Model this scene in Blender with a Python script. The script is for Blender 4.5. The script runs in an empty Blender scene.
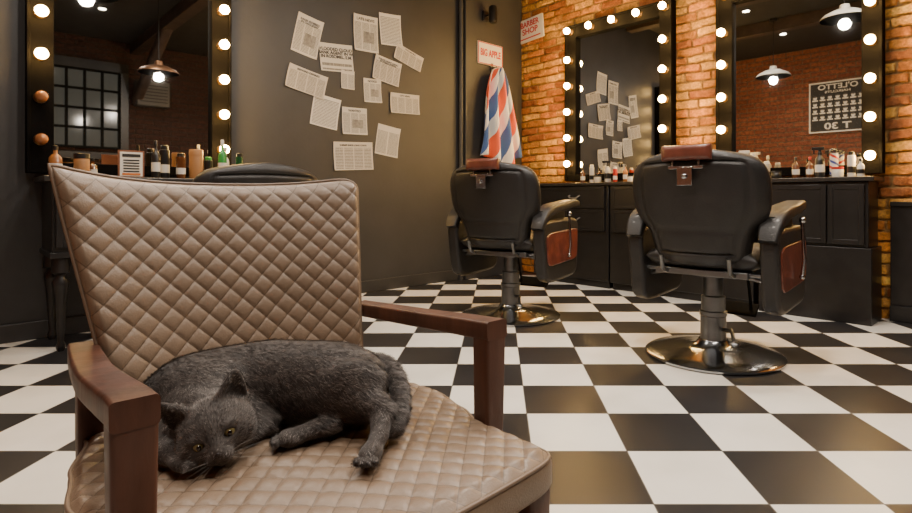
import bpy, math, random
import numpy as np
from mathutils import Vector, Matrix
random.seed(7); rng=np.random.default_rng(7)
SC=bpy.context.scene
COL=SC.collection
S2=math.sqrt(0.5)
KX,KY=0.24,5.96          # room corner
CEIL=3.2
def P(p,q,z=0.0):        # room frame: p along the brick wall, q along the dark wall
    return Vector((KX+S2*(p-q), KY-S2*(p+q), z))
R_BRICK=math.radians(-45)   # local x along brick wall, -y into the room
R_DARK=math.radians(45)     # local x toward the corner, -y into the room

# ------------------------------------------------------------ materials
MATS={}
def mat(name,col,rough=0.5,metal=0.0,bump=0.0,bscale=60,var=0.0,vscale=8,emit=None,estr=0,coat=0,sheen=0,spec=0.5,trans=0,alpha=1,bstretch=None):
    if name in MATS: return MATS[name]
    m=bpy.data.materials.new(name); m.use_nodes=True
    nt=m.node_tree; b=nt.nodes['Principled BSDF']
    c=(col[0],col[1],col[2],1)
    b.inputs['Base Color'].default_value=c
    b.inputs['Roughness'].default_value=rough
    b.inputs['Metallic'].default_value=metal
    b.inputs['Specular IOR Level'].default_value=spec
    b.inputs['Coat Weight'].default_value=coat
    b.inputs['Sheen Weight'].default_value=sheen
    b.inputs['Transmission Weight'].default_value=trans
    b.inputs['Alpha'].default_value=alpha
    if emit:
        b.inputs['Emission Color'].default_value=(emit[0],emit[1],emit[2],1)
        b.inputs['Emission Strength'].default_value=estr
    tc=nt.nodes.new('ShaderNodeTexCoord')
    vec=tc.outputs['Object']
    if bstretch:
        mp=nt.nodes.new('ShaderNodeMapping'); mp.inputs['Scale'].default_value=bstretch
        nt.links.new(vec,mp.inputs['Vector']); vec=mp.outputs['Vector']
    n=nt.nodes.new('ShaderNodeTexNoise'); n.inputs['Scale'].default_value=vscale; n.inputs['Detail'].default_value=5
    nt.links.new(vec,n.inputs['Vector'])
    rp=nt.nodes.new('ShaderNodeValToRGB')
    v=max(var,0.04)
    rp.color_ramp.elements[0].position=0.3; rp.color_ramp.elements[1].position=0.7
    rp.color_ramp.elements[0].color=tuple(x*(1-v) for x in col[:3])+(1,)
    rp.color_ramp.elements[1].color=tuple(min(1,x*(1+v)) for x in col[:3])+(1,)
    nt.links.new(n.outputs['Fac'],rp.inputs['Fac']); nt.links.new(rp.outputs['Color'],b.inputs['Base Color'])
    if bump>0:
        n2=nt.nodes.new('ShaderNodeTexNoise'); n2.inputs['Scale'].default_value=bscale; n2.inputs['Detail'].default_value=4
        nt.links.new(vec,n2.inputs['Vector'])
        bp=nt.nodes.new('ShaderNodeBump'); bp.inputs['Strength'].default_value=bump; bp.inputs['Distance'].default_value=0.004
        nt.links.new(n2.outputs['Fac'],bp.inputs['Height']); nt.links.new(bp.outputs['Normal'],b.inputs['Normal'])
    MATS[name]=m; return m

def nodes_of(m): 
    nt=m.node_tree; return nt,nt.nodes['Principled BSDF']
def mnode(nt,op,a,b=None,c=None):
    n=nt.nodes.new('ShaderNodeMath'); n.operation=op
    for i,x in enumerate((a,b,c)):
        if x is None: continue
        if isinstance(x,(int,float)): n.inputs[i].default_value=x
        else: nt.links.new(x,n.inputs[i])
    return n.outputs[0]

def floor_mat():
    m=bpy.data.materials.new('checker_tile'); m.use_nodes=True; nt,b=nodes_of(m)
    tc=nt.nodes.new('ShaderNodeTexCoord'); mp=nt.nodes.new('ShaderNodeMapping')
    mp.inputs['Location'].default_value=(-0.106/0.3,-1.432/0.3,0.5); mp.inputs['Scale'].default_value=(1/0.3,1/0.3,0.0001)
    nt.links.new(tc.outputs['Object'],mp.inputs['Vector'])
    ck=nt.nodes.new('ShaderNodeTexChecker'); ck.inputs['Scale'].default_value=1
    nt.links.new(mp.outputs['Vector'],ck.inputs['Vector'])
    n=nt.nodes.new('ShaderNodeTexNoise'); n.inputs['Scale'].default_value=3.0; n.inputs['Detail'].default_value=8
    nt.links.new(tc.outputs['Object'],n.inputs['Vector'])
    r1=nt.nodes.new('ShaderNodeValToRGB'); r1.color_ramp.elements[0].position=.3; r1.color_ramp.elements[1].position=.75
    r1.color_ramp.elements[0].color=(.018,.017,.018,1); r1.color_ramp.elements[1].color=(.028,.027,.028,1)
    r2=nt.nodes.new('ShaderNodeValToRGB'); r2.color_ramp.elements[0].position=.3; r2.color_ramp.elements[1].position=.6
    r2.color_ramp.elements[0].color=(.74,.70,.62,1); r2.color_ramp.elements[1].color=(.86,.82,.74,1)
    nt.links.new(n.outputs['Fac'],r1.inputs['Fac']); nt.links.new(n.outputs['Fac'],r2.inputs['Fac'])
    nt.links.new(r2.outputs['Color'],ck.inputs['Color1']); nt.links.new(r1.outputs['Color'],ck.inputs['Color2'])
    sp=nt.nodes.new('ShaderNodeSeparateXYZ'); nt.links.new(mp.outputs['Vector'],sp.inputs[0])
    def near(o):
        f=mnode(nt,'FRACT',o); g=mnode(nt,'ABSOLUTE',mnode(nt,'SUBTRACT',f,0.5)); return mnode(nt,'GREATER_THAN',g,0.494)
    g=mnode(nt,'MAXIMUM',near(sp.outputs['X']),near(sp.outputs['Y']))
    mx=nt.nodes.new('ShaderNodeMixRGB'); nt.links.new(g,mx.inputs['Fac']); nt.links.new(ck.outputs['Color'],mx.inputs['Color1'])
    mx.inputs['Color2'].default_value=(.10,.095,.085,1)
    nt.links.new(mx.outputs['Color'],b.inputs['Base Color'])
    rr=nt.nodes.new('ShaderNodeMapRange'); rr.inputs['To Min'].default_value=.26; rr.inputs['To Max'].default_value=.40
    nt.links.new(n.outputs['Fac'],rr.inputs['Value']); nt.links.new(rr.outputs['Result'],b.inputs['Roughness'])
    bp=nt.nodes.new('ShaderNodeBump'); bp.invert=True; bp.inputs['Strength'].default_value=.3; bp.inputs['Distance'].default_value=.002
    nt.links.new(g,bp.inputs['Height']); nt.links.new(bp.outputs['Normal'],b.inputs['Normal'])
    return m
def brick_mat(name,c1,c2,mortar):
    m=bpy.data.materials.new(name); m.use_nodes=True; nt,b=nodes_of(m)
    tc=nt.nodes.new('ShaderNodeTexCoord'); sp=nt.nodes.new('ShaderNodeSeparateXYZ'); nt.links.new(tc.outputs['Object'],sp.inputs[0])
    nw=nt.nodes.new('ShaderNodeTexNoise'); nw.inputs['Scale'].default_value=9; nw.inputs['Detail'].default_value=3
    nt.links.new(tc.outputs['Object'],nw.inputs['Vector'])
    wob=mnode(nt,'MULTIPLY',mnode(nt,'SUBTRACT',nw.outputs['Fac'],0.5),0.035)
    x=mnode(nt,'ADD',sp.outputs['X'],wob); z=mnode(nt,'ADD',sp.outputs['Z'],wob)
    cb=nt.nodes.new('ShaderNodeCombineXYZ'); nt.links.new(x,cb.inputs[0]); nt.links.new(z,cb.inputs[1])
    br=nt.nodes.new('ShaderNodeTexBrick'); br.inputs['Scale'].default_value=1
    br.inputs['Brick Width'].default_value=.25; br.inputs['Row Height'].default_value=.078
    br.inputs['Mortar Size'].default_value=.011; br.inputs['Mortar Smooth'].default_value=.45; br.inputs['Bias'].default_value=-.1
    br.inputs['Color1'].default_value=c1+(1,); br.inputs['Color2'].default_value=c2+(1,); br.inputs['Mortar'].default_value=mortar+(1,)
    nt.links.new(cb.outputs[0],br.inputs['Vector'])
    n=nt.nodes.new('ShaderNodeTexNoise'); n.inputs['Scale'].default_value=22; n.inputs['Detail'].default_value=8; n.inputs['Roughness'].default_value=.65
    nt.links.new(tc.outputs['Object'],n.inputs['Vector'])
    r=nt.nodes.new('ShaderNodeValToRGB'); r.color_ramp.elements[0].position=.32; r.color_ramp.elements[0].color=(.35,.35,.35,1)
    r.color_ramp.elements[1].position=.7; r.color_ramp.elements[1].color=(1.3,1.3,1.3,1)
    nt.links.new(n.outputs['Fac'],r.inputs['Fac'])
    mx=nt.nodes.new('ShaderNodeMixRGB'); mx.blend_type='MULTIPLY'; mx.inputs['Fac'].default_value=.85
    nt.links.new(br.outputs['Color'],mx.inputs['Color1']); nt.links.new(r.outputs['Color'],mx.inputs['Color2'])
    nt.links.new(mx.outputs['Color'],b.inputs['Base Color']); b.inputs['Roughness'].default_value=.85
    h=mnode(nt,'ADD',mnode(nt,'SUBTRACT',1.0,br.outputs['Fac']),mnode(nt,'MULTIPLY',n.outputs['Fac'],.9))
    bp=nt.nodes.new('ShaderNodeBump'); bp.inputs['Strength'].default_value=1; bp.inputs['Distance'].default_value=.022
    nt.links.new(h,bp.inputs['Height']); nt.links.new(bp.outputs['Normal'],b.inputs['Normal'])
    return m
def relief_brick_mat():
    m=bpy.data.materials.new('rough_orange_brick'); m.use_nodes=True; nt,b=nodes_of(m)
    at=nt.nodes.new('ShaderNodeAttribute'); at.attribute_name='brick_color'
    tc=nt.nodes.new('ShaderNodeTexCoord'); n=nt.nodes.new('ShaderNodeTexNoise'); n.inputs['Scale'].default_value=55; n.inputs['Detail'].default_value=7; n.inputs['Roughness'].default_value=.75
    nt.links.new(tc.outputs['Object'],n.inputs['Vector'])
    r=nt.nodes.new('ShaderNodeValToRGB'); r.color_ramp.elements[0].position=.32; r.color_ramp.elements[0].color=(.42,.36,.32,1)
    r.color_ramp.elements[1].position=.68; r.color_ramp.elements[1].color=(1.3,1.3,1.2,1)
    nt.links.new(n.outputs['Fac'],r.inputs['Fac'])
    mx=nt.nodes.new('ShaderNodeMixRGB'); mx.blend_type='MULTIPLY'; mx.inputs['Fac'].default_value=.85
    nt.links.new(at.outputs['Color'],mx.inputs['Color1']); nt.links.new(r.outputs['Color'],mx.inputs['Color2'])
    nt.links.new(mx.outputs['Color'],b.inputs['Base Color']); b.inputs['Roughness'].default_value=.8
    bp=nt.nodes.new('ShaderNodeBump'); bp.inputs['Strength'].default_value=1; bp.inputs['Distance'].default_value=.008
    nt.links.new(n.outputs['Fac'],bp.inputs['Height']); nt.links.new(bp.outputs['Normal'],b.inputs['Normal'])
    return m
QB=.0405
def leather_mat(name,axis):   # tan leather; darker lines on quilting diagonals: stitch thread plus crevice shade painted in
    m=bpy.data.materials.new(name); m.use_nodes=True; nt,b=nodes_of(m)
    tc=nt.nodes.new('ShaderNodeTexCoord'); sp=nt.nodes.new('ShaderNodeSeparateXYZ'); nt.links.new(tc.outputs['Object'],sp.inputs[0])
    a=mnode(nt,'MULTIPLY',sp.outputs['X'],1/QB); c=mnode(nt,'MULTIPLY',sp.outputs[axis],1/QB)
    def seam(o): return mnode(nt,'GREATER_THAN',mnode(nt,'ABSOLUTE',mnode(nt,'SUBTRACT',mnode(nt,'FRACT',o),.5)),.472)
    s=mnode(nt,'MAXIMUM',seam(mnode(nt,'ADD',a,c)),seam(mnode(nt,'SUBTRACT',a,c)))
    n=nt.nodes.new('ShaderNodeTexNoise'); n.inputs['Scale'].default_value=9; n.inputs['Detail'].default_value=5; nt.links.new(tc.outputs['Object'],n.inputs['Vector'])
    r=nt.nodes.new('ShaderNodeValToRGB'); r.color_ramp.elements[0].position=.3; r.color_ramp.elements[1].position=.7
    r.color_ramp.elements[0].color=(.205,.142,.095,1); r.color_ramp.elements[1].color=(.255,.182,.126,1)
    nt.links.new(n.outputs['Fac'],r.inputs['Fac'])
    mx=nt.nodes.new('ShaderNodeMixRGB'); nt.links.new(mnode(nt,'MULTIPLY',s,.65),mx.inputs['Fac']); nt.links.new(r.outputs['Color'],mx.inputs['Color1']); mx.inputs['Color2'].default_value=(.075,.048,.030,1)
    nt.links.new(mx.outputs['Color'],b.inputs['Base Color']); b.inputs['Roughness'].default_value=.36; b.inputs['Specular IOR Level'].default_value=.5
    n2=nt.nodes.new('ShaderNodeTexNoise'); n2.inputs['Scale'].default_value=380; n2.inputs['Detail'].default_value=3; nt.links.new(tc.outputs['Object'],n2.inputs['Vector'])
    bp=nt.nodes.new('ShaderNodeBump'); bp.inputs['Strength'].default_value=.2; bp.inputs['Distance'].default_value=.003
    nt.links.new(n2.outputs['Fac'],bp.inputs['Height']); nt.links.new(bp.outputs['Normal'],b.inputs['Normal'])
    return m
def news_mat(name,lines,cols,pic=None,tone=(.62,.58,.50),top=.80):
    m=bpy.data.materials.new(name); m.use_nodes=True; nt,b=nodes_of(m)
    tc=nt.nodes.new('ShaderNodeTexCoord'); sp=nt.nodes.new('ShaderNodeSeparateXYZ'); nt.links.new(tc.outputs['Generated'],sp.inputs[0])
    X=sp.outputs['X']; Z=sp.outputs['Z']
    row=mnode(nt,'LESS_THAN',mnode(nt,'FRACT',mnode(nt,'MULTIPLY',Z,lines)),.55)
    colf=mnode(nt,'LESS_THAN',mnode(nt,'ABSOLUTE',mnode(nt,'SUBTRACT',mnode(nt,'FRACT',mnode(nt,'MULTIPLY',X,cols)),.5)),.45)
    cb=nt.nodes.new('ShaderNodeCombineXYZ'); nt.links.new(mnode(nt,'MULTIPLY',X,70),cb.inputs[0]); nt.links.new(mnode(nt,'FLOOR',mnode(nt,'MULTIPLY',Z,lines)),cb.inputs[1])
    n=nt.nodes.new('ShaderNodeTexNoise'); n.inputs['Scale'].default_value=1.0; nt.links.new(cb.outputs[0],n.inputs['Vector'])
    w=mnode(nt,'GREATER_THAN',n.outputs['Fac'],.40)
    ink=mnode(nt,'MULTIPLY',mnode(nt,'MULTIPLY',row,colf),w)
    inx=mnode(nt,'LESS_THAN',mnode(nt,'ABSOLUTE',mnode(nt,'SUBTRACT',X,.5)),.46)
    inz=mnode(nt,'MULTIPLY',mnode(nt,'LESS_THAN',Z,top),mnode(nt,'GREATER_THAN',Z,.05))
    ink=mnode(nt,'MULTIPLY',mnode(nt,'MULTIPLY',ink,inx),mnode(nt,'MULTIPLY',inz,.7))
    if pic:
        a=mnode(nt,'LESS_THAN',mnode(nt,'ABSOLUTE',mnode(nt,'SUBTRACT',X,pic[0])),pic[2])
        c=mnode(nt,'LESS_THAN',mnode(nt,'ABSOLUTE',mnode(nt,'SUBTRACT',Z,pic[1])),pic[3])
        n3=nt.nodes.new('ShaderNodeTexNoise'); n3.inputs['Scale'].default_value=7; nt.links.new(tc.outputs['Generated'],n3.inputs['Vector'])
        pm=mnode(nt,'MULTIPLY',mnode(nt,'MULTIPLY',a,c),mnode(nt,'ADD',n3.outputs['Fac'],.1))
        ink=mnode(nt,'MAXIMUM',ink,pm)
    mx=nt.nodes.new('ShaderNodeMixRGB'); nt.links.new(ink,mx.inputs['Fac']); mx.inputs['Color1'].default_value=tone+(1,); mx.inputs['Color2'].default_value=(.05,.045,.04,1)
    nt.links.new(mx.outputs['Color'],b.inputs['Base Color']); b.inputs['Roughness'].default_value=.8
    return m
def cape_mat():
    m=bpy.data.materials.new('striped_cloth'); m.use_nodes=True; nt,b=nodes_of(m)
    uv=nt.nodes.new('ShaderNodeUVMap'); sp=nt.nodes.new('ShaderNodeSeparateXYZ'); nt.links.new(uv.outputs[0],sp.inputs[0])
    f=mnode(nt,'FRACT',mnode(nt,'ADD',mnode(nt,'MULTIPLY',sp.outputs['X'],2.1),mnode(nt,'MULTIPLY',sp.outputs['Y'],-1.0)))
    r=nt.nodes.new('ShaderNodeValToRGB'); r.color_ramp.interpolation='CONSTANT'
    e=r.color_ramp.elements; e[0].position=0; e[0].color=(.8,.78,.74,1); e[1].position=.22; e[1].color=(.75,.10,.03,1)
    for p_,c_ in ((.50,(.8,.78,.74,1)),(.72,(.04,.11,.34,1))):
        k=e.new(p_); k.color=c_
    nt.links.new(f,r.inputs['Fac']); nt.links.new(r.outputs['Color'],b.inputs['Base Color']); b.inputs['Roughness'].default_value=.6
    b.inputs['Sheen Weight'].default_value=.3
    return m

M_FLOOR=floor_mat()
M_BRICK=relief_brick_mat()
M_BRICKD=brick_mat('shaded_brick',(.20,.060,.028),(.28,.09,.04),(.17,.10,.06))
M_WALL=mat('dark_plaster',(.037,.036,.036),.48,bump=.25,bscale=25,var=.15,vscale=3)
M_CEIL=mat('dark_ceiling_paint',(.022,.02,.018),.8,var=.2)
M_BLACKW=mat('black_lacquer',(.012,.011,.011),.34,bump=.15,bscale=40,var=.25,vscale=12)
M_TOP=mat('dark_worktop',(.025,.022,.020),.3,var=.3,vscale=20,bump=.05)
M_FRAME=mat('black_frame_wood',(.0030,.0026,.0025),.75,bump=.3,bscale=50,var=.3,spec=.06)
M_MIRROR=mat('mirror_glass',(.76,.76,.74),.015,metal=1)
M_BULB=mat('lit_bulb_glass',(1,.9,.7),.3,emit=(1,.58,.17),estr=175)
M_BULBOFF=mat('unlit_amber_bulb',(.28,.11,.04),.12,coat=.5)
M_BRASS=mat('bulb_socket_brass',(.12,.07,.028),.4,metal=1)
M_CHROME=mat('chrome',(.42,.44,.47),.18,metal=1)
M_STEEL=mat('dull_steel',(.19,.195,.20),.35,metal=1,var=.2)
M_VINYL=mat('black_vinyl',(.014,.013,.013),.45,bump=.35,bscale=150,var=.2,coat=.05)
M_REDV=mat('oxblood_vinyl',(.14,.036,.022),.30,bump=.2,bscale=60,var=.4,vscale=14,coat=.35)
M_HEADR=mat('brown_headrest_vinyl',(.12,.034,.022),.34,bump=.2,bscale=60,var=.3,vscale=14,coat=.3)
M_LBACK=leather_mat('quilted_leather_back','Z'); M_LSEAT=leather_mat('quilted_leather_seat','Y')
M_WOOD=mat('dark_walnut',(.078,.029,.016),.46,bump=.25,bscale=60,var=.45,vscale=22,coat=.06,bstretch=(1,1,.25))
M_PIPING=mat('leather_piping',(.19,.13,.088),.45)
M_CLOTH=cape_mat()
M_PAPER=mat('sign_board_white',(.72,.68,.60),.7,var=.06)
M_INK=mat('black_ink',(.02,.018,.016),.7)
M_GINK=mat('grey_headline_ink',(.07,.065,.06),.8)
M_RED=mat('red_paint',(.5,.03,.02),.5)
M_NEWS=[news_mat('newsprint_page',27,2),news_mat('newsprint_page_photo',31,3,pic=(.62,.40,.22,.15)),news_mat('newsprint_wide',19,4,tone=(.58,.53,.45)),news_mat('newsprint_letter',22,1,tone=(.68,.65,.58),top=.9),news_mat('newsprint_bold',5,1,tone=(.60,.56,.48),top=.30)]

# ------------------------------------------------------------ mesh builder
class MB:
    def __init__(s): s.v=[]; s.f=[]; s.m=[]
    def add(s,vs,fs,m=0):
        o=len(s.v); s.v+= [tuple(v) for v in vs]; s.f+=[tuple(i+o for i in f) for f in fs]; s.m+=[m]*len(fs); return s
    def box(s,c,d,m=0,rot=None):
        x,y,z=[k/2 for k in d]; vs=[Vector((i,j,k)) for i in(-x,x) for j in(-y,y) for k in(-z,z)]
        if rot is not None: vs=[rot@v for v in vs]
        vs=[v+Vector(c) for v in vs]
        return s.add(vs,[(0,1,3,2),(4,6,7,5),(0,4,5,1),(2,3,7,6),(0,2,6,4),(1,5,7,3)],m)
    def tube(s,path,rad,n=12,m=0,cap=True):
        path=[Vector(p) for p in path]; N=len(path)
        if not hasattr(rad,'__len__'): rad=[rad]*N
        up=None; vs=[]; 
        for i,p in enumerate(path):
            t=(path[min(i+1,N-1)]-path[max(i-1,0)]).normalized()
            if up is None:
                a=Vector((0,0,1)) if abs(t.z)<.9 else Vector((1,0,0)); up=(a-t*a.dot(t)).normalized()
            else: up=(up-t*up.dot(t)).normalized()
            w=t.cross(up)
            for k in range(n):
                an=2*math.pi*k/n; vs.append(p+(up*math.cos(an)+w*math.sin(an))*rad[i])
        fs=[(i*n+k,i*n+(k+1)%n,(i+1)*n+(k+1)%n,(i+1)*n+k) for i in range(N-1) for k in range(n)]
        if cap: fs+=[tuple(range(n))[::-1],tuple((N-1)*n+k for k in range(n))]
        return s.add(vs,fs,m)
    def lathe(s,prof,c=(0,0,0),n=24,m=0,rot=None):
        c=Vector(c); vs=[]
        for r,z in prof:
            for k in range(n):
                a=2*math.pi*k/n; v=Vector((max(r,1e-4)*math.cos(a),max(r,1e-4)*math.sin(a),z))
                if rot is not None: v=rot@v
                vs.append(v+c)
        N=len(prof)
        fs=[(i*n+k,i*n+(k+1)%n,(i+1)*n+(k+1)%n,(i+1)*n+k) for i in range(N-1) for k in range(n)]
        fs+=[tuple(range(n))[::-1],tuple((N-1)*n+k for k in range(n))]
        return s.add(vs,fs,m)
    def ball(s,c,r,n=16,m=0):
        if not hasattr(r,'__len__'): r=(r,r,r)
        pr=[(math.sin(math.pi*i/(n//2)),-math.cos(math.pi*i/(n//2))) for i in range(n//2+1)]
        c=Vector(c); vs=[]; N=len(pr)
        for a,z in pr:
            for k in range(n):
                t=2*math.pi*k/n; vs.append(c+Vector((max(a,1e-4)*math.cos(t)*r[0],max(a,1e-4)*math.sin(t)*r[1],z*r[2])))
        fs=[(i*n+k,i*n+(k+1)%n,(i+1)*n+(k+1)%n,(i+1)*n+k) for i in range(N-1) for k in range(n)]
        fs+=[tuple(range(n))[::-1],tuple((N-1)*n+k for k in range(n))]
        return s.add(vs,fs,m)
    def rsweep(s,path,w,h,side,m=0,k=3,rr=.28):
        path=[Vector(p) for p in path]; N=len(path); sec=[]
        for q,(sx,sy) in enumerate(((1,1),(-1,1),(-1,-1),(1,-1))):
            for j in range(k+1):
                a=math.pi/2*(q+j/k); sec.append((sx,sy,math.cos(a),math.sin(a)))
        n=len(sec); vs=[]
        for i,p in enumerate(path):
            t=(path[min(i+1,N-1)]-path[max(i-1,0)]).normalized()
            sd=Vector(side); sd=(sd-t*sd.dot(t)).normalized(); up=sd.cross(t)
            ww=w[i] if hasattr(w,'__len__') else w; hh=h[i] if hasattr(h,'__len__') else h
            r=min(ww,hh)*rr
            for sx,sy,ca,sa in sec:
                vs.append(p+sd*(sx*(ww/2-r)+ca*r)+up*(sy*(hh/2-r)+sa*r))
        fs=[(i*n+k_,i*n+(k_+1)%n,(i+1)*n+(k_+1)%n,(i+1)*n+k_) for i in range(N-1) for k_ in range(n)]
        fs+=[tuple(range(n))[::-1],tuple((N-1)*n+k_ for k_ in range(n))]
        return s.add(vs,fs,m)
    def prism(s,poly,x0,x1,m=0):
        n=len(poly); vs=[(x0,y,z) for y,z in poly]+[(x1,y,z) for y,z in poly]
        fs=[tuple(range(n))[::-1],tuple(range(n,2*n))]+[(k,(k+1)%n,n+(k+1)%n,n+k) for k in range(n)]
        return s.add(vs,fs,m)
    def pillow(s,fn,nu,nv,m=0):
        us=[-math.cos(math.pi*i/nu) if nu<60 else -1+2*i/nu for i in range(nu+1)]
        ts=[(1-math.cos(math.pi*i/nv))/2 if nv<60 else i/nv for i in range(nv+1)]
        idx={}; vs=[]
        for sd in (1,-1):
            for i,u in enumerate(us):
                for j,v in enumerate(ts):
                    b=i in(0,nu) or j in (0,nv)
                    if sd==-1 and b: idx[(sd,i,j)]=idx[(1,i,j)]; continue
                    idx[(sd,i,j)]=len(vs); vs.append(fn(u,v,sd))
        fs=[]
        for i in range(nu):
            for j in range(nv):
                a=(idx[(1,i,j)],idx[(1,i+1,j)],idx[(1,i+1,j+1)],idx[(1,i,j+1)]); fs.append(a)
                b=(idx[(-1,i,j)],idx[(-1,i,j+1)],idx[(-1,i+1,j+1)],idx[(-1,i+1,j)]); fs.append(b)
        return s.add(vs,fs,m)
    def obj(s,name,mats,parent=None,angle=40,bevel=0,bseg=2,fix=True,**kw):
        me=bpy.data.meshes.new(name); me.from_pydata(s.v,[],s.f)
        if not isinstance(mats,(list,tuple)): mats=[mats]
        for m in mats: me.materials.append(m)
        me.polygons.foreach_set('material_index',s.m)
        me.polygons.foreach_set('use_smooth',[True]*len(s.f))
        me.update()
        if fix:
            import bmesh
            bm=bmesh.new(); bm.from_mesh(me); bmesh.ops.recalc_face_normals(bm,faces=bm.faces); bm.to_mesh(me); bm.free()
        me.set_sharp_from_angle(angle=math.radians(angle))
        o=bpy.data.objects.new(name,me); COL.objects.link(o)
        if parent: o.parent=parent
        if bevel:
            bv=o.modifiers.new('bevel','BEVEL'); bv.width=bevel; bv.segments=bseg; bv.limit_method='ANGLE'; bv.angle_limit=math.radians(35)
            bv.harden_normals=False
        for k,v_ in kw.items(): o[k]=v_
        return o
def root(name,loc,rz,label,category,group=None):
    o=bpy.data.objects.new(name,None); o.empty_display_size=.1; COL.objects.link(o)
    o.location=loc; o.rotation_euler=(0,0,rz); o['label']=label; o['category']=category
    if group: o['group']=group
    return o
def place(o,loc,rz,label,category,group=None):
    o.location=loc; o.rotation_euler=(0,0,rz); o['label']=label; o['category']=category
    if group: o['group']=group
    return o
def struct(o): o['kind']='structure'; return o
def copy_thing(src,loc,rz,label=None,skip=(),drop=0.0,fixed=('base','column','pump_pedal')):
    n=src.copy(); COL.objects.link(n); n.location=loc; n.rotation_euler=(0,0,rz)
    if label: n['label']=label
    def rec(a,b,top):
        for c in a.children:
            nm=c.name.split('.')[0]
            if nm in skip: continue
            d=c.copy(); COL.objects.link(d); d.parent=b
            if top and nm not in fixed: d.location.z-=drop
            rec(c,d,False)
    rec(src,n,True); return n
def text_mesh(name,txt,size,mt,parent,loc,rot,ext=.0008,align='CENTER',bold=0.0,sx=1.0):
    cu=bpy.data.curves.new(name,'FONT'); cu.body=txt; cu.size=size; cu.extrude=ext; cu.align_x=align; cu.align_y='CENTER'; cu.offset=bold; cu.space_line=.85
    t=bpy.data.objects.new(name+'_tmp',cu); COL.objects.link(t)
    dg=bpy.context.evaluated_depsgraph_get(); me=bpy.data.meshes.new_from_object(t.evaluated_get(dg))
    bpy.data.objects.remove(t,do_unlink=True)
    me.name=name; me.materials.clear(); me.materials.append(mt)
    o=bpy.data.objects.new(name,me); COL.objects.link(o); o.parent=parent; o.location=loc; o.rotation_euler=rot; o.scale=(sx,1,1)
    return o
def spline(pts,n=6):
    pts=[Vector(p) for p in pts]; out=[]
    for i in range(len(pts)-1):
        p0=pts[max(i-1,0)];p1=pts[i];p2=pts[i+1];p3=pts[min(i+2,len(pts)-1)]
        for k in range(n):
            t=k/n
            out.append(.5*((2*p1)+(p2-p0)*t+(2*p0-5*p1+4*p2-p3)*t*t+(3*p1-p0-3*p2+p3)*t**3))
    out.append(pts[-1]); return out
def chaikin(poly,it=2,k=.25):
    for _ in range(it):
        o=[]
        for i in range(len(poly)):
            a=poly[i]; b=poly[(i+1)%len(poly)]
            o.append((a[0]*(1-k)+b[0]*k,a[1]*(1-k)+b[1]*k)); o.append((a[0]*k+b[0]*(1-k),a[1]*k+b[1]*(1-k)))
        poly=o; 
    return poly

# ------------------------------------------------------------ room shell
PMAX,QMAX=6.17,5.6
fl=MB(); vs=[P(-.15,-.15),P(PMAX+.15,-.15),P(PMAX+.15,QMAX+.15),P(-.15,QMAX+.15)]
fl.add([v+Vector((0,0,-.1)) for v in vs]+vs,[(0,1,2,3),(7,6,5,4),(0,4,5,1),(1,5,6,2),(2,6,7,3),(3,7,4,0)])
struct(fl.obj('floor',M_FLOOR))
ce=MB(); ce.add([v+Vector((0,0,CEIL)) for v in vs]+[v+Vector((0,0,CEIL+.1)) for v in vs],[(0,1,2,3),(7,6,5,4),(0,4,5,1),(1,5,6,2),(2,6,7,3),(3,7,4,0)])
struct(ce.obj('ceiling',M_CEIL))
def wall(name,c,rz,L,mt,z0=0,z1=CEIL,t=.12,yoff=.06):
    o=MB().box((0,yoff,(z0+z1)/2),(L,t,z1-z0)).obj(name,mt); o.location=c; o.rotation_euler=(0,0,rz); return struct(o)
def fnoise(X,Z,cell,seed):
    r=np.random.default_rng(seed); gxn=int((X.max()-X.min())/cell)+4; gzn=int((Z.max()-Z.min())/cell)+4
    g=r.uniform(-1,1,(gxn,gzn)); a=(X-X.min())/cell; b=(Z-Z.min())/cell; i=a.astype(int); j=b.astype(int); u=a-i; v=b-j
    u=u*u*(3-2*u); v=v*v*(3-2*v)
    return g[i,j]*(1-u)*(1-v)+g[i+1,j]*u*(1-v)+g[i,j+1]*(1-u)*v+g[i+1,j+1]*u*v
stp=.0075; xs=np.concatenate([np.arange(-PMAX/2,-PMAX/2+3.9,stp),np.arange(-PMAX/2+3.9,PMAX/2+.02,.02)]); nxb=len(xs); nzb=int(CEIL/stp)
X,Z=np.meshgrid(xs,np.linspace(0,CEIL,nzb),indexing='ij')
RH_=.073; BW=.235
zz=Z+.014*fnoise(X,Z,.45,1)+.004*fnoise(X,Z,.10,2)
j=np.floor(zz/RH_).astype(int); rr_=np.random.default_rng(5); rowoff=rr_.uniform(-.04,.04,200)
xx=X+.008*fnoise(X,Z,.12,3)+np.where(j%2==0,0,BW/2)+rowoff[j+20]
i=np.floor(xx/BW).astype(int); fx=xx/BW-i; fz=zz/RH_-j
hs=rr_.uniform(0,1,(300,200,5)); H_=hs[i+100,j+20]
ex=np.minimum(fx,1-fx)*BW; ez=np.minimum(fz,1-fz)*RH_
e=-np.log(np.exp(-ex*450)+np.exp(-ez*450))/450 + .0032*fnoise(X,Z,.022,4)-.0025*H_[...,2]
mk=np.clip((e-.0035)/.0055,0,1); mk=mk*mk*(3-2*mk)
rel=mk*(.016+.012*H_[...,0])+mk*.0045*fnoise(X,Z,.035,6)+.0030*fnoise(X,Z,.016,7)+.007*fnoise(X,Z,.4,8)
pal=np.array([(.56,.20,.036),(.72,.31,.05),(.84,.45,.09),(.38,.125,.030),(.66,.26,.042),(.78,.39,.08)])
bc=pal[(H_[...,1]*6).astype(int)]*(.72+.50*H_[...,3])[...,None]
bc=bc*(1+.22*fnoise(X,Z,.05,9)+.15*fnoise(X,Z,.02,12))[...,None]
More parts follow.
